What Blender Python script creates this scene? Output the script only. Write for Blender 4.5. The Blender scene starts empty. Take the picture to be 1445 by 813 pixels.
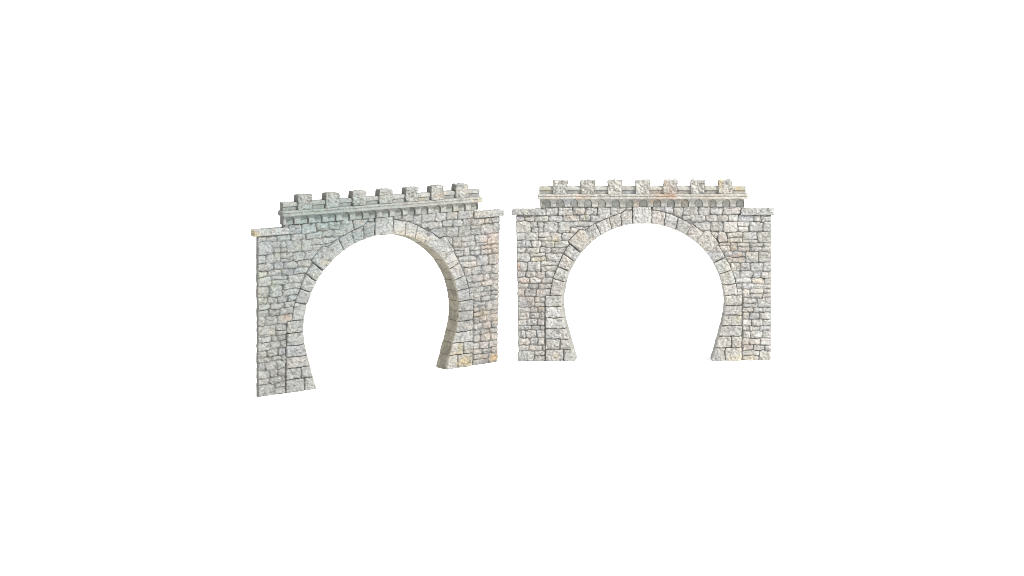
import bpy, math
import numpy as np

SC = bpy.context.scene
COL = SC.collection
S = 0.0004                      # one pixel of the photograph on the model, in metres

# ------------------------------------------------------------------ camera
F, CX, CY, PITCH, HCAM = 2372.58, 1002.95, 68.28, 0.013859, 474.98
cam = bpy.data.cameras.new("camera"); camo = bpy.data.objects.new("camera", cam); COL.objects.link(camo)
camo.location = (0, 0, HCAM * S)
camo.rotation_euler = (math.pi / 2 - PITCH, 0, 0)
cam.sensor_width = 36.0; cam.sensor_fit = 'HORIZONTAL'
cam.lens = F / 1445.0 * 36.0
cam.shift_x = (722.5 - CX) / 1445.0
cam.shift_y = (CY - 406.5) / 1445.0
cam.clip_start = 0.02; cam.clip_end = 100
SC.camera = camo

# ------------------------------------------------------------------ studio light
world = bpy.data.worlds.new("World"); SC.world = world; world.use_nodes = True
bg = world.node_tree.nodes["Background"]
bg.inputs[0].default_value = (1.0, 1.0, 1.0, 1); bg.inputs[1].default_value = 1.3

def softbox(name, loc, target, size, power, colour):
    l = bpy.data.lights.new(name, 'AREA'); l.shape = 'SQUARE'; l.size = size; l.energy = power; l.color = colour
    o = bpy.data.objects.new(name, l); COL.objects.link(o); o.location = loc
    d = np.array(target) - np.array(loc)
    o.rotation_euler = (math.atan2(math.hypot(d[0], d[1]), -d[2]), 0, math.atan2(d[1], d[0]) - math.pi / 2)
    return o
softbox("key_softbox", (1.0, 0.30, 1.25), (-0.08, 0.95, 0.05), 0.2, 52, (1.0, 0.985, 0.96))

SC.view_settings.view_transform = 'Standard'; SC.view_settings.look = 'None'
SC.view_settings.exposure = 0.0; SC.view_settings.gamma = 1.0
SC.cycles.max_bounces = 6
SC.cycles.filter_width = 0.8

# ------------------------------------------------------------------ noise (numpy)
def vnoise(x, y, wl, seed, wy=None):
    x = x / wl; y = y / (wy or wl)
    xi = np.floor(x).astype(np.int64); yi = np.floor(y).astype(np.int64)
    fx = x - xi; fy = y - yi
    fx = fx * fx * fx * (fx * (fx * 6 - 15) + 10); fy = fy * fy * fy * (fy * (fy * 6 - 15) + 10)
    def h(a, b):
        n = (a * 374761393 + b * 668265263 + seed * 2246822519) & 0xffffffff
        n = ((n ^ (n >> 13)) * 1274126177) & 0xffffffff
        n = ((n ^ (n >> 16)) * 2654435761) & 0xffffffff
        return ((n ^ (n >> 15)) & 0xffff) / 32767.5 - 1.0
    return ((h(xi, yi) * (1 - fx) + h(xi + 1, yi) * fx) * (1 - fy) +
            (h(xi, yi + 1) * (1 - fx) + h(xi + 1, yi + 1) * fx) * fy)

def sstep(a, b, x):
    t = np.clip((x - a) / (b - a), 0, 1); return t * t * (3 - 2 * t)

# ------------------------------------------------------------------ photograph pixels of the frontal portal -> portal plane
C = 907.5
def PU(x): return x - C
def PV(x, y): return 510 - (y - (C - x) / 180.0 * np.clip((y - 300) / 210.0, 0, 1))
def poly_uv(pts): return np.array([(PU(x), PV(x, y)) for x, y in pts], float)

# rubble stones: x0, y0, x1, y1 in photo pixels
STONES = [
 # above the arch, left
 (770,292.5,786.6,304),(787.5,292.5,808,304.6),(809,292.5,825.5,303),(826.5,292.5,842,303.4),(843,292,861,309),(862,292,882,306),(883,291.6,893,297),
 (728.3,304.2,739.3,311.6),(740,304.2,753.6,311.6),(754.2,304.2,773,312.4),(773.6,304.8,793.4,313.2),(794.3,304.8,817.6,312.8),(818.3,304,832.6,311.4),(833.2,304,866,312.8),
 (803,313.4,850,320.5),(804.5,321.2,840,329),
 (728.5,312.4,748.8,328),(748,312.4,757.6,320),(758.2,312.8,767.2,320.6),(750,320.6,758.4,327.2),(759,321,767,326.8),(767.6,313.2,786.7,328),(787.6,313.6,804,328.4),
 (728.5,328.6,739.4,338.8),(740.4,327.8,759,339.4),(759.8,327.8,775.8,334.6),(759.8,335.4,777,339.8),(776.8,329,792.4,339.8),(793.2,329,812,339.8),
 (728.8,340,748.4,349),(749.2,340,763.8,349),(764.4,340.4,782.4,348.8),(783.2,340.4,804,349),
 (728.8,349.8,740.5,357.2),(741.2,349.8,760.8,357.4),(761.8,349.6,777.6,356.8),(778.4,349.8,799,357.2),
 (729.4,358,746.8,369),(747.2,357.8,769,362.2),(748,363,769.8,369),(770.2,357.8,793,369),
 (729.4,369.6,742.8,383),(743.4,369.6,762.4,383.8),(763,369.6,790,375.2),(763.4,376,788,383.6),
 (729.8,383.6,740.6,391.6),(741.4,384,755,392),(755.6,383.6,768.6,392),(769.6,384.2,784,391.8),
 (729.8,392.4,745.8,399.8),(746.4,392.4,763.8,400),(764.6,392.6,782,400),
 (730,400.6,743.2,407.8),(744,400.6,758.6,407.8),(759.2,400.6,780,408),
 (730,408.6,738.2,419.6),(739.2,408.6,755.6,419.6),(756.4,408.6,778,419.6),
 (730,420.4,753,434),(753.8,420.4,768.4,428),(753.8,428.8,768.4,434.2),
 (730.2,434.8,746.6,441.6),(747.2,434.8,756.6,441.6),(757.4,434.8,768.4,441.4),
 (730.4,442.2,744.8,452),(745.6,442.2,759.6,451.4),(760.4,442,768.4,451.6),
 (730.8,452.6,740.6,460.8),(741.4,452,756.2,460.8),(757,452.2,768.4,460.4),
 (730.6,461.4,747,467.2),(747.8,461.4,761,467.6),(761.8,461.2,768.4,467.2),
 (731,468,739,477.8),(739.8,468,754.4,477.8),(755.2,468,768.4,477.8),
 (731,478.6,745.4,488),(746.2,478.4,757,488),(757.8,478.4,768.4,488),
 (731,488.8,743.6,496.2),(744.4,488.8,762.6,496.2),(763.4,488.8,768.6,496.2),
 (731,497,751.4,511.5),(752.2,497,768.4,502.8),(752.4,503.6,768.4,511.5),
 # right
 (920,291.5,933,297.5),(932,291.5,950.2,301.5),(951,291.5,963.4,306),(964,291.5,984.4,304),(985.2,291.5,1001.6,304),(1002.2,292,1018.8,303),(1019.8,291.5,1044.4,303),
 (963.4,304.6,974,310.5),(973.4,303.8,995,313.4),(995.8,304,1011.8,312.4),(1012.6,304,1026.8,313),(1027.4,304,1041.4,313),(1042.2,304,1062.8,313),(1063.4,304.4,1073.2,313),(1074,304.4,1087.8,313),
 (979,314.2,1002,326.8),(1002.8,313.6,1020,326.8),(1020.8,313.6,1040.4,327.6),(1041,313.8,1057,319.6),(1040.8,320.2,1057,327),(1057.8,314,1076.8,327),(1077.4,313.8,1087.8,326.8),
 (997,327.4,1012.4,337),(1013,327.8,1025.6,341.4),(1026.2,328,1047.2,335.6),(1026,336.4,1047.6,342.4),(1048.4,328,1067.8,338.2),(1048.4,338.8,1067.8,342.6),(1068.8,327.8,1087.8,342),
 (1014.6,342.6,1030,346.8),(1016.4,347.4,1029.4,354.8),(1030.2,343,1039,354.8),(1039.8,343,1056,347.8),(1039.8,348.6,1056.4,355),(1057.2,343.2,1075,348.2),(1057.2,348.8,1075,355),(1075.8,343,1087.8,347.8),(1075.8,348.4,1087.8,354.8),
 (1021.6,356,1051,362.6),(1024,363.4,1051,370.4),(1051.8,355.8,1069.8,370.4),(1070.6,355.8,1087.8,370.6),
 (1031.4,371.4,1043.6,382.4),(1044.4,371.2,1058.2,382.4),(1059,371.4,1075.8,382.8),(1076.4,371.4,1087.8,383),
 (1034,383.2,1044.2,392.2),(1044.8,383,1062,392.2),(1062.8,383.6,1072.6,392.2),(1073.4,383.6,1087.8,392.2),
 (1037,393,1047.8,400.2),(1048.4,393,1059.8,400.2),(1060.4,393,1078,400.2),(1078.8,393,1087.8,400.4),
 (1038,401,1046.8,407.4),(1047.4,401,1062.2,408),(1063.2,401,1075,408),(1075.8,401,1087.8,407.8),
 (1038,408.2,1047.6,416.6),(1048,408.6,1057.6,420),(1058.4,408.6,1076,414),(1058.4,414.8,1076,420),(1077,408.6,1087.8,413.6),(1077,414.2,1087.8,420),
 (1048,421,1067.2,427.6),(1048,428.4,1067.2,434.6),(1068,420.8,1087.8,434.2),
 (1048,435.2,1061.8,441.2),(1062.4,435.2,1075.4,441.2),(1076,435,1087.8,440.8),
 (1048,442,1057.4,450.8),(1058.2,442,1070,450.8),(1070.8,441.6,1087.8,450.8),
 (1048,451.6,1061,460.2),(1061.8,451.6,1076.8,460.2),(1077.6,451.6,1087.8,460.2),
 (1048,461.2,1057.2,467.2),(1057.8,461,1071.8,467.2),(1072.6,461,1087.8,467.2),
 (1048,468,1058.8,477.2),(1059.6,468,1075.8,477.2),(1076.6,468,1087.8,477.4),
 (1048,478,1057,486.8),(1057.8,478,1072.4,487.2),(1073.2,478,1087.8,486.8),
 (1048,487.8,1062.8,494.6),(1063.4,487.8,1077.2,494.8),(1078,487.6,1087.8,494.8),
 (1048,495.6,1071.4,502),(1048,502.8,1071.4,510),(1072.2,495.4,1087.8,510),
 (762,291,769.6,295),(1045,291,1050.5,295),
]
# dressed blocks round the arch: polygons in photo pixels (inner ends overshoot the opening)
VOUSS = [
 [(892.2,296.3),(882,296.8),(875.8,301.2),(877.6,325),(892.2,325)],
 [(875,301.6),(858.7,307.3),(866,332),(877,328)],
 [(858,307.7),(840.3,315.4),(851,337),(865.6,333)],
 [(839.6,315.8),(824.9,325.2),(838,345),(850.6,338)],
 [(824.2,325),(817.7,323.6),(801.6,341),(822.5,358.2),(840,345)],
 [(803.4,344.8),(794.9,357.6),(816,372.5),(824,362)],
 [(794.2,358.8),(787.4,375.8),(808,385),(815.6,373.6)],
 [(786.6,377),(780.2,393.2),(804,400.3),(807.6,386.2)],
 [(779.8,394.2),(776,416.8),(803,417.2),(803.6,401.2)],
 [(769.4,417.9),(769.4,433),(806,433),(806,417.9)],
 [(769.4,434),(769.4,449.2),(806,449.2),(806,434)],
 [(769.4,450.2),(769.4,464.6),(810,464.6),(810,450.2)],
 [(769.4,465.6),(769.4,479.3),(814,479.3),(814,465.6)],
 [(769.4,480.3),(769.4,493.8),(788.9,493.8),(788.9,480.3)],
 [(790,480.3),(790,493.8),(816,493.8),(816,480.3)],
 [(769.4,494.8),(769.4,512),(794.3,512),(794.3,494.8)],
 [(795.4,494.8),(795.4,512),(822,512),(822,494.8)],
 [(919.8,296.4),(938.6,300.2),(935.8,325),(919.8,323)],
 [(939.3,300.4),(956,306.6),(951,332),(936.5,327)],
 [(956.8,307),(975,317.6),(964,338),(952,333)],
 [(976,316.4),(992,328.4),(978,346.5),(965,338)],
 [(993.4,327.2),(999.5,325.2),(1014,345),(994.5,360.4),(977.6,346.5)],
 [(1013.2,346.4),(1022.8,362.8),(1004,372.3),(994,361)],
 [(1023.4,364),(1031.6,380.8),(1010,388.4),(1003,374)],
 [(1032,382),(1038.2,399.3),(1013,403.3),(1010,389.4)],
 [(1038.4,400.4),(1040.6,415.8),(1012,417.6),(1013,404.4)],
 [(1046.2,417.2),(1046.2,431),(1010,431),(1010,418)],
 [(1046.2,432),(1046.2,444.6),(1010,444.6),(1010,432)],
 [(1046.2,445.6),(1046.2,459.4),(1008,459.4),(1008,445.6)],
 [(1046.2,460.4),(1046.2,474.4),(1002,474.4),(1002,460.4)],
 [(1046.2,475.4),(1046.2,490.6),(1032.2,490.6),(1032.2,475.4)],
 [(1031.2,475.4),(1031.2,490.6),(1000,490.6),(1000,475.4)],
 [(1046.2,491.6),(1046.2,511),(1023.5,511),(1023.5,491.6)],
 [(1022.4,491.6),(1022.4,511),(994,511),(994,491.6)],
]
VPOLY = [poly_uv(p) for p in VOUSS]

def poly_sd(U, V, P, rnd=0.0):
    """inside-positive distance to a convex polygon (rounded minimum of its edge distances)"""
    a = 0.0
    for i in range(len(P)):
        a += P[i][0] * P[(i + 1) % len(P)][1] - P[(i + 1) % len(P)][0] * P[i][1]
    sgn = 1.0 if a > 0 else -1.0
    ds = []
    for i in range(len(P)):
        p, q = P[i], P[(i + 1) % len(P)]
        e = q - p; L = math.hypot(*e)
        ds.append(sgn * (e[0] * (V - p[1]) - e[1] * (U - p[0])) / L)
    d = np.minimum.reduce(ds)
    if rnd > 0:
        ex = np.zeros_like(U)
        for k in ds: ex += np.maximum(rnd - k, 0) ** 2
        d = np.where(d < rnd, rnd - np.sqrt(ex), d)
    return d

def ring_field(U, V):
    """distance into the nearest dressed block, and which block"""
    best = np.full(U.shape, -99.0); idx = np.zeros(U.shape, int)
    for k, P in enumerate(VPOLY):
        (u0, v0), (u1, v1) = P.min(0) - 4, P.max(0) + 4
        m = (U > u0) & (U < u1) & (V > v0) & (V < v1)
        if not m.any(): continue
        d = poly_sd(U[m], V[m], P, 1.6)
        b = best[m]; w = d > b; b[w] = d[w]; best[m] = b
        ii = idx[m]; ii[w] = k; idx[m] = ii
    return best, idx

# opening of the arch: circle above, flared feet below
RA, VC = 115.5, 510 - 430.7
def half_width(v):
    t = np.maximum(VC - v, 0)
    low = RA - (np.sqrt(6.5 ** 2 + (0.31 * t) ** 2) - 6.5)
    return np.where(v > VC, np.sqrt(np.maximum(RA ** 2 - np.maximum(v - VC, 0) ** 2, 0)), low)
def arch_curve(step=0.6):
    v = np.linspace(0, VC, 400)
    leg = np.stack([-half_width(v), v], 1)
    th = np.linspace(math.pi, 0, 1200)[1:-1]
    arc = np.stack([RA * np.cos(th), VC + RA * np.sin(th)], 1)
    leg2 = leg[::-1] * np.array([-1, 1])
    p = np.vstack([leg, arc, leg2])
    s = np.concatenate([[0], np.cumsum(np.hypot(*np.diff(p, axis=0).T))])
    n = int(s[-1] / step) + 1
    ss = np.linspace(0, s[-1], n)
    q = np.stack([np.interp(ss, s, p[:, 0]), np.interp(ss, s, p[:, 1])], 1)
    t = np.gradient(q, axis=0); t /= np.hypot(t[:, 0], t[:, 1])[:, None]
    nrm = np.stack([-t[:, 1], t[:, 0]], 1)          # away from the opening
    return ss, q, nrm

# ------------------------------------------------------------------ pigments (the model's own paint)
STONE_K = 0.83
def tint(seed, ids, lo=0.0, hi=1.0):
    rng = np.random.RandomState(seed)
    n = int(ids.max()) + 1
    pal = np.array([(.315,.315,.310),(.322,.318,.306),(.302,.306,.315),(.325,.325,.322),(.308,.311,.302),(.322,.312,.305),(.300,.305,.304),(.335,.335,.332)])
    c = pal[rng.randint(0, len(pal), n)] * rng.uniform(0.92, 1.05, (n, 1)) * STONE_K
    return c[ids]

# stains: x, y, radius x, radius y, colour, strength (photo pixels of the frontal portal)
OCH, RUST, PINK, OLV, BLUE, TAN, GRN = (.33,.25,.09),(.27,.155,.09),(.28,.225,.195),(.24,.23,.12),(.22,.25,.32),(.29,.23,.15),(.16,.20,.15)
STAIN_A = [(786,336,4,4,OCH,1.1),(782,342,6,5,OLV,.6),(812,303,4,4,OLV,.9),(826,308,4,4,OLV,1),(744,307,5,4,OLV,.7),(762,366,9,3,OCH,.6),(730,379,3,9,RUST,.9),(735,397,9,4,RUST,.7),
 (736,413,6,7,PINK,.8),(764,413,9,5,PINK,.9),(745,424,14,8,PINK,.6),(762,437,6,4,TAN,1.2),(750,434,8,6,PINK,.7),(742,446,6,6,PINK,.6),(760,403,9,4,PINK,.6),(815,332,10,8,TAN,.6),(836,336,5,4,OCH,.6),(828,340,4,4,TAN,.6),
 (786,503,7,5,OCH,.5),(763,446,5,6,TAN,.5),(765,466,5,4,TAN,.4),(802,305,6,6,TAN,.3),(820,299,8,4,TAN,.5),(743,298,7,4,OLV,.4),
 (1018,337,6,6,PINK,.9),(1034,351,5,5,TAN,1),(1040,361,9,2,RUST,.9),(1030,340,9,4,TAN,.4),(1046,350,8,5,PINK,.4),(1040,368,12,4,TAN,.35),(1055,359,5,6,PINK,.5),(1062,334,10,8,BLUE,.5),(1052,308,10,6,BLUE,.35),(1010,297,9,6,BLUE,.4),
 (1048,377,7,4,TAN,.35),(1068,397,9,3,OCH,.35),(1052,411,5,6,TAN,.35),(1024,390,6,9,OLV,.35),(1042,450,5,8,OLV,.6),(1045,476,3,10,GRN,.8),(1033,488,5,5,GRN,.5),(1036,506,14,4,OCH,.35),(1055,490,9,5,PINK,.7),(1080,481,8,4,PINK,.7),(1080,473,6,4,PINK,.4),(1058,506,10,4,OCH,.5),(1052,446,4,4,TAN,.5),(1040,433,6,4,PINK,.5),
 (945,274,9,7,RUST,.9),(932,276,10,5,TAN,.8),(926,284,8,4,RUST,.5),(945,262,8,8,PINK,.8),(938,256,5,5,TAN,.6),(921,284,5,5,RUST,.4),(898,286,7,6,RUST,.4),(885,286,9,5,GRN,.5),(908,284,6,4,GRN,.5),(785,278,14,3,RUST,.35),(822,278,10,3,RUST,.7),(768,267,10,3,OLV,.8),(1016,258,5,7,OCH,.9),(1044,266,9,3,OCH,1),(965,284,9,5,TAN,.7),(990,278,14,3,TAN,.6),(1000,262,8,8,OLV,.4),(1052,279,5,3,TAN,.6),(800,284,9,6,BLUE,.5),(772,286,8,6,GRN,.25),(888,271,12,3,BLUE,.4),
 (870,307,20,14,PINK,.15),(775,470,20,30,BLUE,.12),(950,312,24,14,PINK,.15),(1040,345,30,26,TAN,.35),(748,415,22,30,PINK,.3),(938,272,26,10,RUST,.45),(1035,470,26,40,TAN,.2),(1030,275,30,10,TAN,.35)]
STAIN_B = [(746,370,10,8,GRN,.7),(735,352,8,6,OLV,.7),(740,401,9,6,GRN,.5),(769,411,6,6,RUST,1.1),(762,413,6,4,TAN,.8),(728,373,4,6,TAN,1),(736,385,8,8,OLV,.5),(724,300,6,6,OCH,1.3),(738,304,10,4,TAN,.4),(756,330,9,6,OLV,.6),(783,322,8,8,OLV,.5),(760,350,8,4,OCH,.45),(752,366,10,4,OLV,.6),(793,347,5,4,OLV,.6),
 (1070,332,12,14,PINK,.9),(1082,353,6,16,TAN,.6),(1072,345,8,6,TAN,.8),(1025,338,14,12,PINK,.5),(1072,392,14,12,PINK,.8),(1061,441,12,10,TAN,.9),(1073,455,12,9,PINK,.8),(1082,445,6,8,TAN,.8),(1073,467,12,8,TAN,.5),(1082,503,8,7,(.34,.25,.13),1.3),(1087,490,3,16,TAN,.7),(1087,420,3,60,TAN,.3),(1034,503,12,7,(.33,.25,.09),1.0),(1014,488,8,6,TAN,.8),(1025,482,4,8,OLV,.7),(948,327,22,7,TAN,1.0),(985,352,14,8,TAN,.5),(930,314,16,6,TAN,.5),(1000,365,10,12,PINK,.5),(1013,296,10,5,TAN,.4),(1060,310,14,8,TAN,.5),(1040,306,8,6,RUST,.35),(1048,366,10,8,PINK,.5),(820,345,8,5,OCH,.6),(806,360,7,5,OLV,.5),(1055,297,14,5,TAN,.6),(1038,374,10,10,PINK,.4),
 (990,268,10,4,TAN,.8),(960,272,12,4,TAN,.5),(1032,262,8,8,TAN,.4),(1048,279,8,4,OCH,.6),(800,277,12,3,OLV,.7),(850,287,20,6,OLV,.35),(1010,287,14,5,OLV,.3),(770,350,75,70,(.16,.185,.18),.85),(825,283,80,24,(.12,.165,.16),1.1),(915,285,50,16,(.17,.19,.18),.6),(866,310,28,12,(.15,.175,.172),1.0),(882,308,12,14,(.14,.168,.168),.9),(830,310,40,20,(.16,.2,.2),.6),(750,460,30,60,(.2,.2,.18),.35),(1075,345,20,30,PINK,.5),(1068,450,24,34,PINK,.5),(1035,498,22,14,TAN,.5),(1078,500,14,12,RUST,.4)]

def paint(Ux, Vx, base, seed, stains, marks=1.0):
    """Ux, Vx in portal units; patches of pigment with broken edges on top of the stone colours"""
    X = Ux + C; Y = 510 - Vx
    c = base.copy()
    n1 = vnoise(X, Y, 5.5, seed + 11); n2 = vnoise(X, Y, 2.2, seed + 12); n3 = vnoise(X, Y, 1.5, seed + 13); n4 = vnoise(X, Y, 40, seed + 14)
    for (x, y, rx, ry, sc, st) in stains:
        d = np.sqrt(((X - x) / rx) ** 2 + ((Y - y) / ry) ** 2)
        w = np.clip(1.35 - d + 0.45 * n1 + 0.3 * n2, 0, 1) * min(st, 1.5) * 0.5
        w = np.clip(w, 0, 0.92)[..., None]
        c = c * (1 - w) + np.array(sc) * w
    # scratches and hammered specks left bare by the brush: short dark squiggles and pale flecks
    a1 = np.abs(vnoise(X + .5 * Y, Y, 4.6, seed + 16, 3.2)); a2 = np.abs(vnoise(X - .6 * Y, Y, 3.6, seed + 17))
    sq = np.maximum(1 - a1 / .20, 0) * .32 + np.maximum(1 - a2 / .20, 0) * .27
    fl = np.maximum(vnoise(X, Y, 1.7, seed + 18) - .35, 0) * .75
    g = (1 + 0.13 * n2 + 0.08 * n3 + 0.12 * n1 + 0.10 * n4 + .35 * fl * marks) * (1 - sq * marks)
    hue = vnoise(X, Y, 9, seed + 15)[..., None] * np.array([0.02, 0.0, -0.028])
    return np.clip(c * g[..., None] * (1 + hue), 0.01, 0.85)

# ------------------------------------------------------------------ materials
def stone_material(name, rough, bump, scale):
    m = bpy.data.materials.new(name); m.use_nodes = True
    nt = m.node_tree; b = nt.nodes["Principled BSDF"]
    at = nt.nodes.new("ShaderNodeAttribute"); at.attribute_name = "paint"
    tc = nt.nodes.new("ShaderNodeTexCoord")
    no = nt.nodes.new("ShaderNodeTexNoise"); no.inputs["Scale"].default_value = scale; no.inputs["Detail"].default_value = 4; no.inputs["Roughness"].default_value = .65
    nt.links.new(tc.outputs["Object"], no.inputs["Vector"])
    mr = nt.nodes.new("ShaderNodeMapRange"); mr.inputs["From Min"].default_value = .3; mr.inputs["From Max"].default_value = .7; mr.inputs["To Min"].default_value = .78; mr.inputs["To Max"].default_value = 1.2
    nt.links.new(no.outputs["Fac"], mr.inputs["Value"])
    mx = nt.nodes.new("ShaderNodeVectorMath"); mx.operation = 'SCALE'
    nt.links.new(at.outputs["Color"], mx.inputs[0]); nt.links.new(mr.outputs["Result"], mx.inputs["Scale"])
    nt.links.new(mx.outputs[0], b.inputs["Base Color"])
    bp = nt.nodes.new("ShaderNodeBump"); bp.inputs["Strength"].default_value = bump; bp.inputs["Distance"].default_value = 0.0003
    nt.links.new(no.outputs["Fac"], bp.inputs["Height"]); nt.links.new(bp.outputs["Normal"], b.inputs["Normal"])
    b.inputs["Roughness"].default_value = rough
    b.inputs["Specular IOR Level"].default_value = 0.25
    return m
M_STONE = stone_material("painted_stone", 0.85, 0.5, 900)
M_DRESSED = stone_material("painted_dressed_stone", 0.85, 0.6, 1100)
M_LINING = stone_material("painted_lining", 0.8, 0.25, 500)

def backdrop_material():
    m = bpy.data.materials.new("white_paper"); m.use_nodes = True
    nt = m.node_tree; b = nt.nodes["Principled BSDF"]
    no = nt.nodes.new("ShaderNodeTexNoise"); no.inputs["Scale"].default_value = 60
    mr = nt.nodes.new("ShaderNodeMapRange"); mr.inputs["To Min"].default_value = .93; mr.inputs["To Max"].default_value = .95
    nt.links.new(no.outputs["Fac"], mr.inputs["Value"])
    cb = nt.nodes.new("ShaderNodeCombineColor")
    for k in range(3): nt.links.new(mr.outputs["Result"], cb.inputs[k])
    nt.links.new(cb.outputs[0], b.inputs["Base Color"]); b.inputs["Roughness"].default_value = .9; b.inputs["Specular IOR Level"].default_value = 0.1
    return m

# ------------------------------------------------------------------ the white paper sweep
def build_backdrop():
    prof = [(-3.0, 0.0), (2.6, 0.0)]
    for k in range(1, 17):
        a = k / 16 * math.pi / 2; prof.append((2.6 + 1.2 * math.sin(a), 1.2 - 1.2 * math.cos(a)))
    prof.append((3.8, 4.0))
    v = []; f = []
    for x in (-5.0, 5.0): v += [(x, y, z) for y, z in prof]
    n = len(prof)
    for i in range(n - 1): f.append((i, n + i, n + i + 1, i + 1))
    me = bpy.data.meshes.new("backdrop"); me.from_pydata(v, [], f); me.polygons.foreach_set("use_smooth", [True] * len(me.polygons))
    me.materials.append(backdrop_material())
    o = bpy.data.objects.new("backdrop", me); COL.objects.link(o)
    o["kind"] = "structure"; o["label"] = "seamless white paper backdrop under and behind both portals"
build_backdrop()

# ------------------------------------------------------------------ mesh builders
def solid(name, PF, PB, mask, colour, mat, parent, back_colour=None, ends=None):
    """closed solid from a front sheet PF and a back sheet PB (nj, ni, 3: u, depth, v); mask says which cells exist"""
    nj, ni = PF.shape[:2]
    idx = np.arange(nj * ni).reshape(nj, ni)
    a, b, c, d = idx[:-1, :-1], idx[:-1, 1:], idx[1:, 1:], idx[1:, :-1]
    fr = np.stack([a, b, c, d], -1)[mask]
    N = nj * ni
    bk = np.stack([d, c, b, a], -1)[mask] + N
    mp = np.pad(mask, 1)
    core = mp[1:-1, 1:-1]
    sides = []
    endq = []
    for e0, e1, nb in ((a, b, mp[:-2, 1:-1]), (b, c, mp[1:-1, 2:]), (c, d, mp[2:, 1:-1]), (d, a, mp[1:-1, :-2])):
        m = core & ~nb
        endq.append(np.full(int(m.sum()), len(endq) % 2 == 1))
        sides.append(np.stack([e1[m], e0[m], e0[m] + N, e1[m] + N], -1))
    sides = np.vstack(sides)
    V = np.vstack([PF.reshape(-1, 3), PB.reshape(-1, 3)])
    cf = colour.reshape(-1, 3)
    CB = cf if back_colour is None else np.tile(np.array(back_colour), (N, 1))
    CC = np.vstack([cf, CB])
    # side quads get vertices of their own so the edge stays crisp
    sv = V[sides.reshape(-1)]; sc = CC[sides.reshape(-1)]
    sc_front = cf[(sides.reshape(-1) % N)].copy()
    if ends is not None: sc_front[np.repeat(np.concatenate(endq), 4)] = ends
    F = np.vstack([fr, bk])
    used = np.zeros(2 * N, bool); used[F.reshape(-1)] = True
    remap = np.cumsum(used) - 1
    F = remap[F]; Vk = V[used]; Ck = CC[used]
    n0 = len(Vk)
    F2 = np.arange(len(sides) * 4).reshape(-1, 4) + n0
    Vall = np.vstack([Vk, sv]) * S; Call = np.vstack([Ck, sc_front]); Fall = np.vstack([F, F2]) if len(sides) else F
    me = bpy.data.meshes.new(name)
    me.vertices.add(len(Vall)); me.vertices.foreach_set("co", Vall.astype(np.float32).reshape(-1))
    me.loops.add(Fall.size); me.loops.foreach_set("vertex_index", Fall.astype(np.int32).reshape(-1))
    me.polygons.add(len(Fall)); me.polygons.foreach_set("loop_start", np.arange(0, Fall.size, 4, dtype=np.int32))
    sm = np.zeros(len(Fall), bool); sm[:len(fr)] = True
    me.polygons.foreach_set("use_smooth", sm)
    at = me.color_attributes.new("paint", 'FLOAT_COLOR', 'POINT')
    at.data.foreach_set("color", np.hstack([Call, np.ones((len(Call), 1))]).astype(np.float32).reshape(-1))
    me.update(calc_edges=True); me.validate()
    me.materials.append(mat)
    o = bpy.data.objects.new(name, me); COL.objects.link(o)
    o.parent = parent
    return o

def grid(u0, u1, v0, v1, st):
    nu = max(2, int(round((u1 - u0) / st)) + 1); nv = max(2, int(round((v1 - v0) / st)) + 1)
    return np.meshgrid(np.linspace(u0, u1, nu), np.linspace(v0, v1, nv))

def sheets(U, V, W, wb):
    return np.stack([U, W, V], -1), np.stack([U, np.full_like(U, wb), V], -1)

def chisel(U, V, seed, amp):
    """rough hammered face: short ridges and pits"""
    r = 1 - 2.2 * np.abs(vnoise(U + .35 * V, V, 5.4, seed, 3.8))
    q = vnoise(U, V, 2.3, seed + 1); p = vnoise(U, V, 8.5, seed + 2)
    return amp * (0.55 * r + 0.45 * q + 0.35 * p)

SIDE_SHADE = (.13, .13, .122)  # shade painted on the left and right end faces
MORTAR_AND_SHADE = np.array((.075, .075, .068))  # joint colour, also used for the frieze's painted shadow lines

def rough_block(name, x0, x1, y0, y1, wf, wb, seed, stains, parent, amp=0.8, rag=0.45, base=(.262,.262,.253), rnd=1.6, ends=None, marks=1.15):
    u0, u1, v0, v1 = PU(x0), PU(x1), PV((x0+x1)/2, y1), PV((x0+x1)/2, y0)
    U, V = grid(u0, u1, v0, v1, 0.55)
    d = np.minimum(np.minimum(U - u0, u1 - U), np.minimum(V - v0, v1 - V))
    k = np.clip(1 - d / rnd, 0, 1)
    W = wf + rnd * 0.75 * (1 - np.sqrt(np.maximum(1 - k * k, 0))) - chisel(U, V, seed, amp) * (1 - 0.5 * k)
    fade = np.clip(1 - d / 3.0, 0, 1)
    sidew = np.clip(1.25 - np.minimum(U - u0, u1 - U), 0, 1)[..., None]
    cu, cv = (u0 + u1) / 2, (v0 + v1) / 2
    U2 = U + fade * rag * vnoise(U, V, 2.8, seed + 5) - np.sign(U - cu) * fade * np.clip(1 - (np.minimum(V - v0, v1 - V)) / 2.0, 0, 1) * 0.5
    V2 = V + fade * rag * vnoise(U, V, 2.8, seed + 6) * (V > v0 + .8) - np.where(V > cv, 1, 0) * fade * np.clip(1 - (np.minimum(U - u0, u1 - U)) / 2.0, 0, 1) * 0.6
    c = paint(U, V, np.broadcast_to(np.array(base), U.shape + (3,)), seed + 40, stains, marks)
    if ends is not None: c = c * (1 - .55 * sidew)          # shade of the end faces painted on round the front edges
    PF, PB = sheets(U2, V2, W, wb)
    return solid(name, PF, PB, np.ones((U.shape[0]-1, U.shape[1]-1), bool), c, M_DRESSED, parent, ends=ends)

# ------------------------------------------------------------------ one tunnel portal
SS, Q, NR = arch_curve(0.6)

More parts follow.
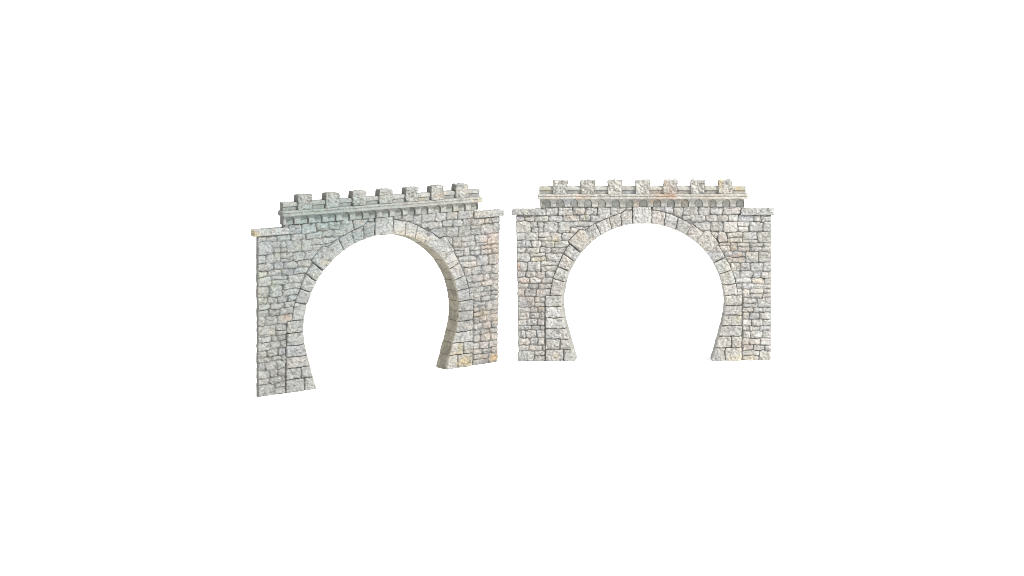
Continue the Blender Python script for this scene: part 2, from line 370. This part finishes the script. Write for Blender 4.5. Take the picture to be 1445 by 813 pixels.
def build_portal(name, label, loc, yaw, lean, seed, stains, warm, lining):
    root = bpy.data.objects.new(name, None); COL.objects.link(root)
    root.empty_display_size = 0.02
    root.location = (loc[0] * S, loc[1] * S, 0.0001); root.rotation_euler = (lean, 0, yaw)
    root["label"] = label; root["category"] = "tunnel portal"; root["group"] = "model tunnel portals side by side"
    warm = np.array(warm)

    # ---- rubble wall
    U, V = grid(PU(728), PU(1088), 0, 219, 0.66)
    wu = U + 1.15 * vnoise(U, V, 9, seed + 1) + 0.7 * vnoise(U, V, 3.6, seed + 2)
    wv = V + 0.75 * vnoise(U, V, 11, seed + 3) + 0.7 * vnoise(U, V, 3.6, seed + 4)
    best = np.full(U.shape, -9.0); sid = np.zeros(U.shape, int)
    rng = np.random.RandomState(seed)
    for k, (x0, y0, x1, y1) in enumerate(STONES):
        xm, ym = (x0 + x1) / 2, (y0 + y1) / 2
        cu, cv = PU(xm), PV(xm, ym); hu, hv = (x1 - x0) / 2 + .06, (y1 - y0) / 2 + .06
        m = (abs(U - cu) < hu + 4) & (abs(V - cv) < hv + 4)
        if not m.any(): continue
        r = min(rng.uniform(1.6, 3.6), hv * .9)
        # outer sides of the wall stay straight: stretch the edge stones past them
        du = np.abs(wu[m] - cu) - hu + r; dv = np.abs(wv[m] - cv) - hv + r
        if x0 < 731.5: du = np.where(wu[m] < cu, -9, du)
        if x1 > 1087: du = np.where(wu[m] > cu, -9, du)
        d = r - (np.sqrt(np.maximum(du, 0) ** 2 + np.maximum(dv, 0) ** 2) + np.minimum(np.maximum(du, dv), 0))
        b = best[m]; w = d > b; b[w] = d[w]; best[m] = b
        ii = sid[m]; ii[w] = k; sid[m] = ii
    off = rng.uniform(-.5, .5, len(STONES)); tu = rng.uniform(-.05, .05, len(STONES)); tv = rng.uniform(-.06, .10, len(STONES))
    cuv = np.array([(PU((s[0]+s[2])/2), PV((s[0]+s[2])/2, (s[1]+s[3])/2)) for s in STONES])
    rise = sstep(-0.4, 1.0, best)
    streak = vnoise(U + 3 * vnoise(U, V, 12, seed + 8), V, 7.5, seed + 5, 2.3)
    face = 1.6 + off[sid] + tu[sid] * (U - cuv[sid, 0]) + tv[sid] * (V - cuv[sid, 1]) + 0.6 * streak + 0.5 * vnoise(U, V, 2.2, seed + 6) + .35 * vnoise(U, V, 4, seed + 7) - .25 * np.maximum(.25 - np.abs(streak), 0) * 6
    W = 1.1 - rise * face - rise * 0.25 * np.clip(best, 0, 3)
    rd, _ = ring_field(U, V)
    inring = sstep(-1.0, -0.2, rd)
    kd = np.minimum(np.minimum(U - PU(892.6), PU(919.4) - U), 99); kd = np.where(V > 190, kd, -9)
    inring = np.maximum(inring, sstep(-1.0, -.2, kd))
    W = W * (1 - inring) + 1.6 * inring
    # rounded outer arrises
    de = np.minimum(U - U.min(), U.max() - U)
    W = W + 1.2 * np.clip(1 - de / 1.6, 0, 1) ** 2
    crack = np.maximum(1 - np.abs(streak + .1) / .16, 0) * sstep(-.1, .5, vnoise(U, V, 11, seed + 33)) * rise
    W = W + .5 * crack * (1 - inring)
    c = tint(seed, sid) * warm * (1 - .38 * crack)[..., None]
    jm = sstep(0.4, -0.25, best + .3 * vnoise(U, V, 4, seed + 9))[..., None] * np.clip(.72 + .45 * vnoise(U, V, 13, seed + 10), .25, 1)[..., None]
    jm = np.maximum(jm, (inring[..., None]))
    c = paint(U, V, c, seed, stains)
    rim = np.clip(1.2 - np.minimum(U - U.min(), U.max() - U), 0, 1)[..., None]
    c = c * (1 - .5 * rim)  # painted side shade carried onto the wall's outer edges
    jc = MORTAR_AND_SHADE * (1 + .35 * vnoise(U, V, 5, seed + 21))[..., None] * np.array([1.0, 1.0, 1.0])
    c = c * (1 - jm) + jc * jm
    # cells that exist: outside the opening (a little under the ring), below the copings at the shoulders
    uc = (U[:-1, :-1] + U[1:, 1:]) / 2; vc = (V[:-1, :-1] + V[1:, 1:]) / 2
    mask = ~((np.abs(uc) < half_width(vc) + 2.5) & (vc < VC + RA)) & ~((np.hypot(uc, vc - VC) < RA + 2.5) & (vc > VC))
    mask &= ~((vc > 206.6) & ((uc < PU(770)) | (uc > PU(1045.4))) & (vc < 215.0))
    mask &= ~((vc >= 215.0) & ((uc < PU(762.5)) | (uc > PU(1050.2))))
    # ragged outline of the plate's outer sides
    Ue = U + np.where(np.abs(U) > 178, .35 * vnoise(V, V * 0, 5, seed + 31), 0)
    # the plate is a little narrower at the foot on its left side
    Ue = Ue + np.clip(1 - (U - U.min()) / 40, 0, 1) * 3.0 * (1 - V / 206) * (U < -140)
    PF, PB = sheets(Ue, V, W, 4.2)
    solid("wall", PF, PB, mask, c, M_STONE, root, back_colour=(.27, .26, .24), ends=SIDE_SHADE)

    # ---- ring of dressed blocks
    T = np.linspace(0, 1, 74) ** 1.05 * 43
    Ug = Q[:, 0][None, :] + NR[:, 0][None, :] * T[:, None]
    Vg = Q[:, 1][None, :] + NR[:, 1][None, :] * T[:, None]
    leg = (Q[:, 1] < VC)
    Vg = np.where(leg[None, :], Q[:, 1][None, :], Vg)      # legs: sideways courses
    Ug = np.where(leg[None, :], Q[:, 0][None, :] + np.sign(Q[:, 0])[None, :] * T[:, None], Ug)
    Tg = np.broadcast_to(T[:, None], Ug.shape)
    wuu = Ug + .55 * vnoise(Ug, Vg, 6, seed + 51); wvv = Vg + .55 * vnoise(Ug, Vg, 6, seed + 52)
    rd, rid = ring_field(wuu, wvv); rd = rd + .22
    rd = np.minimum(rd, Tg + 0.25)
    voff = np.random.RandomState(seed + 5).uniform(-.35, .35, len(VPOLY))
    voff[4] -= .3; voff[21] -= .3
    rise = sstep(-.5, .8, rd)
    W = 1.4 - rise * (3.1 - voff[rid] + chisel(Ug, Vg, seed + 60, 1.0)) - .15 * np.clip(rd, 0, 3)
    W = np.where(rd < -1.2, 2.6, W)
    c = tint(seed + 3, rid) * warm * 1.02
    c = paint(Ug, Vg, c, seed + 70, stains, 1.15)
    jm = .8 * sstep(.35, -.3, rd + .25 * vnoise(Ug, Vg, 4, seed + 72))[..., None]
    jm = jm * np.where(Tg < 1.2, .25, 1.0)[..., None]
    lip = (1 - sstep(.5, 1.5, Tg + .3 * vnoise(Ug, Vg, 6, seed + 73)))[..., None] * .75
    c = c * (1 - jm) + MORTAR_AND_SHADE * jm
    c = c * (1 - lip) + np.array(lining) * 1.25 * lip
    keep = sstep(-3.2, -2.0, rd)
    cellkeep = (np.maximum.reduce([rd[:-1, :-1], rd[1:, :-1], rd[:-1, 1:], rd[1:, 1:]]) > -2.2)
    vcell = (Vg[:-1, :-1] + Vg[1:, 1:]) / 2; ucell = (Ug[:-1, :-1] + Ug[1:, 1:]) / 2
    cellkeep &= (vcell < 217.5)
    cellkeep &= ~((np.abs(ucell - PU(906)) < 12.6) & (vcell > 190))
    jag = np.where(Tg < 0.01, 1, 0) * 0.35 * vnoise(SS[None, :] + 0 * Tg, 0 * Tg, 3.5, seed + 77)
    PF, PB = sheets(Ug + NR[:, 0][None, :] * jag, np.maximum(Vg + NR[:, 1][None, :] * jag * (~leg)[None, :], 0), W, 4.0)
    solid("arch_ring", PF, PB, cellkeep, c, M_DRESSED, root, back_colour=(.27, .26, .24))

    # ---- keystone
    rough_block("keystone", 893, 919, 292.2, 315.6, -2.6, 4, seed + 90, stains, root, amp=.75, rag=.25, base=(.262*warm[0],.266*warm[1],.264*warm[2]), rnd=1.0)

    # ---- smooth lining running back through the arch
    D0, D1, DRAFT = 1.0, 22.5, 2.0
    K = np.linspace(0, 1, 26)
    dep = D0 + (D1 - D0) * K
    joints = []
    for y in (433.5, 449.7, 465.1, 479.8, 494.3, 417.5): joints.append((-1, y))
    for y in (431.5, 445.1, 459.9, 474.9, 491.1, 417.5): joints.append((1, y))
    for p in ((834.4,340),(818,354),(809,368.5),(801.7,381.7),(797.5,398.5),(848.2,330.8),(863.5,323),(877.8,317),(893,315.5),(919,314.5),(935.5,318),(953,324),(968,330.8),(982.4,341),(998.5,357.5),(1009.5,371),(1016.8,386.5),(1020.3,402.3)): joints.append(p)
    sj = []
    for p in joints:
        if abs(p[0]) == 1:
            v = 510 - p[1]; k = np.argmin(np.hypot(Q[:, 0] - p[0] * half_width(v), Q[:, 1] - v))
        else:
            k = np.argmin(np.hypot(Q[:, 0] - PU(p[0]), Q[:, 1] - PV(*p)))
        sj.append(SS[k])
    sj = np.sort(np.array(sj))
    dj = np.min(np.abs(SS[:, None] - sj[None, :]), 1)
    bid = np.searchsorted(sj, SS)
    bo = np.random.RandomState(seed + 8).uniform(-.25, .35, len(sj) + 1)
    groove = (1 - sstep(.1, .9, dj)) * .8
    inn = DRAFT * K[:, None] + bo[bid][None, :] * sstep(0, .25, K)[:, None] - groove[None, :] + .2 * vnoise(SS[None, :] + 0 * K[:, None], dep[:, None] + 0 * SS[None, :], 4, seed + 95)
    inn = np.where(K[:, None] < .02, -.1, inn)
    Ul = Q[:, 0][None, :] - NR[:, 0][None, :] * inn; Vl = Q[:, 1][None, :] - NR[:, 1][None, :] * inn
    Vl = np.where(leg[None, :], Q[:, 1][None, :], Vl)
    Wl = np.broadcast_to(dep[:, None], Ul.shape)
    PFl = np.stack([Ul, Wl, Vl], -1)
    outd = 5.5
    PBl = np.stack([Q[:, 0][None, :] + NR[:, 0][None, :] * outd + 0 * Ul, Wl, np.where(leg, Q[:, 1], Q[:, 1] + NR[:, 1] * outd)[None, :] + 0 * Ul], -1)
    rr = np.random.RandomState(seed + 9).uniform(.88, 1.08, len(sj) + 1)
    cl = np.array(lining) * rr[bid][None, :, None] * np.ones(Ul.shape + (1,))
    nz = vnoise(SS[None, :] + 0 * Ul, Wl * 1.0, 14, seed + 97, 30)
    cl = cl * (1 + .14 * nz + .14 * vnoise(SS[None, :] + 0 * Ul, Wl, 3, seed + 98) + .12 * vnoise(SS[None, :] + 0 * Ul, Wl, 6, seed + 99, 2))[..., None]
    gg = ((1 - sstep(.1, .8, dj))[None, :] * sstep(.03, .1, K)[:, None])[..., None]
    cl = cl * (1 - gg) + np.array((.09, .08, .055)) * gg
    solid("arch_lining", PFl, PBl, np.ones((len(K)-1, len(SS)-1), bool), cl, M_LINING, root, back_colour=(.27, .26, .24))

    # ---- copings on the shoulders
    rough_block("coping_stone", 722, 770, 295.2, 303.7, -3.2, 8.5, seed + 110, stains, root, amp=1.0, rag=.6)
    rough_block("coping_stone", 1045.6, 1093, 294.6, 303.4, -3.2, 8.5, seed + 120, stains, root, amp=1.0, rag=.6)

    # ---- frieze of little arches
    U, V = grid(PU(761.5), PU(1050), PV(905, 291.6), PV(905, 280.2), 0.45)
    yv = 510 - V; x = U + C
    k = np.round((x - 771.0) / 19.5); dx = x - (771.0 + 19.5 * k)
    dx = dx + .25 * vnoise(U, V, 5, seed + 131)
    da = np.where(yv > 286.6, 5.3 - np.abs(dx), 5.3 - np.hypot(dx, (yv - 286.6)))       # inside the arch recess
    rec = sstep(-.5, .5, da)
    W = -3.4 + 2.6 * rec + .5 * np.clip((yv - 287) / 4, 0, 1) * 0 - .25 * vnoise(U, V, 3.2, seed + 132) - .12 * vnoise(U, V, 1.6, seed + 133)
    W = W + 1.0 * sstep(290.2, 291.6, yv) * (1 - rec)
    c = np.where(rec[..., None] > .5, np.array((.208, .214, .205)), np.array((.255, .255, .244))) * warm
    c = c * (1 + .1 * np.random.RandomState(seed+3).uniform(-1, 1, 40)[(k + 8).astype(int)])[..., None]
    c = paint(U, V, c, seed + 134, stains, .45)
    ln = (np.exp(-(da / np.where(dx > 0, .6, .4)) ** 2) * np.where(dx > 0, .95, .5))[..., None]  # shadow line round each recess, painted in, heavier on the right
    c = c * (1 - ln) + MORTAR_AND_SHADE * ln
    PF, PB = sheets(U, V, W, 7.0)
    solid("arcade_frieze", PF, PB, np.ones((U.shape[0]-1, U.shape[1]-1), bool), c, M_DRESSED, root, ends=SIDE_SHADE)

    # ---- moulded cornice
    U, V = grid(PU(759), PU(1055.6), PV(905, 280.6), PV(905, 273.4), 0.45)
    yv = 510 - V
    prof_y = [273.4, 273.9, 275.2, 276.3, 276.8, 277.3, 278.2, 279.4, 280.2, 280.6]
    prof_w = [-3.4, -5.4, -5.8, -5.8, -4.6, -6.0, -7.9, -8.2, -7.8, -6.6]
    W = np.interp(yv, prof_y, prof_w) - .35 * vnoise(U, V, 4.5, seed + 141, 2) - .2 * vnoise(U, V, 1.8, seed + 142)
    W = W + 2.2 * np.clip(1 - np.minimum(U - U.min(), U.max() - U) / 2.2, 0, 1) ** 2
    c = paint(U, V, np.broadcast_to(np.array((.265, .262, .252)) * warm, U.shape + (3,)), seed + 143, stains, .45)
    endpinch = np.clip(1 - np.minimum(U - U.min(), U.max() - U) / 1.8, 0, 1)
    Vp = V - (V - V.mean()) * .35 * endpinch + .25 * vnoise(U, V * 0, 6, seed + 145)
    PF, PB = sheets(U, Vp, W, 7.6)
    solid("cornice", PF, PB, np.ones((U.shape[0]-1, U.shape[1]-1), bool), c, M_DRESSED, root, ends=SIDE_SHADE)

    # ---- parapet with its merlons
    U, V = grid(PU(761), PU(1052), PV(905, 273.9), PV(905, 263.2), 0.45)
    yv = 510 - V
    W = np.interp(yv, [263.2, 264.0, 265.5, 267.9, 268.4, 268.9, 273.9], [-2.2, -3.0, -3.2, -3.2, -2.6, -1.9, -1.9])
    W = W - .25 * vnoise(U, V, 6, seed + 151, 3) - .15 * vnoise(U, V, 2.4, seed + 152, 1.5)
    c = paint(U, V, np.where((yv < 268.4)[..., None], 1.15, .95) * np.broadcast_to(np.array((.22, .223, .215)) * warm, U.shape + (3,)), seed + 153, stains, .45)
    ln = (np.exp(-((yv - 268.7) / .45) ** 2) * .6)[..., None]  # thin dark line painted along the foot of the upper band
    c = c * (1 - ln) + MORTAR_AND_SHADE * ln
    Vt = V + np.clip(1 - (V.max() - V) / 2.5, 0, 1) * .35 * vnoise(U, V * 0, 5, seed + 155)
    PF, PB = sheets(U, Vt, W, 8.0)
    par = solid("parapet", PF, PB, np.ones((U.shape[0]-1, U.shape[1]-1), bool), c, M_DRESSED, root, ends=SIDE_SHADE)
    for i, (a, b) in enumerate(((780,800.5),(819,839.3),(857.2,877.8),(896.4,917),(935.5,955.8),(974.3,994.6),(1012.8,1033.2))):
        rough_block("merlon", a, b, 254, 273.8, -5.0, 6.6, seed + 200 + i * 7, stains, par, amp=1.4, rag=.7, base=np.array((.255, .255, .246)) * warm, rnd=1.5, ends=SIDE_SHADE, marks=1.2)
    return root

build_portal("tunnel_portal", "pale grey stone arch facing straight ahead, with rust stains under its middle merlons",
             (-95.27, 2372.84), 0.00856, 0.0076, 100, STAIN_A, (1.15, 1.13, 1.08), (.215, .212, .195))
build_portal("tunnel_portal", "stone arch turned at an angle, its left half greyer, tan lining showing inside",
             (-440.90, 2251.13), 0.68080, 0.03594, 500, STAIN_B, (0.90, 0.905, 0.88), (.185, .171, .134))
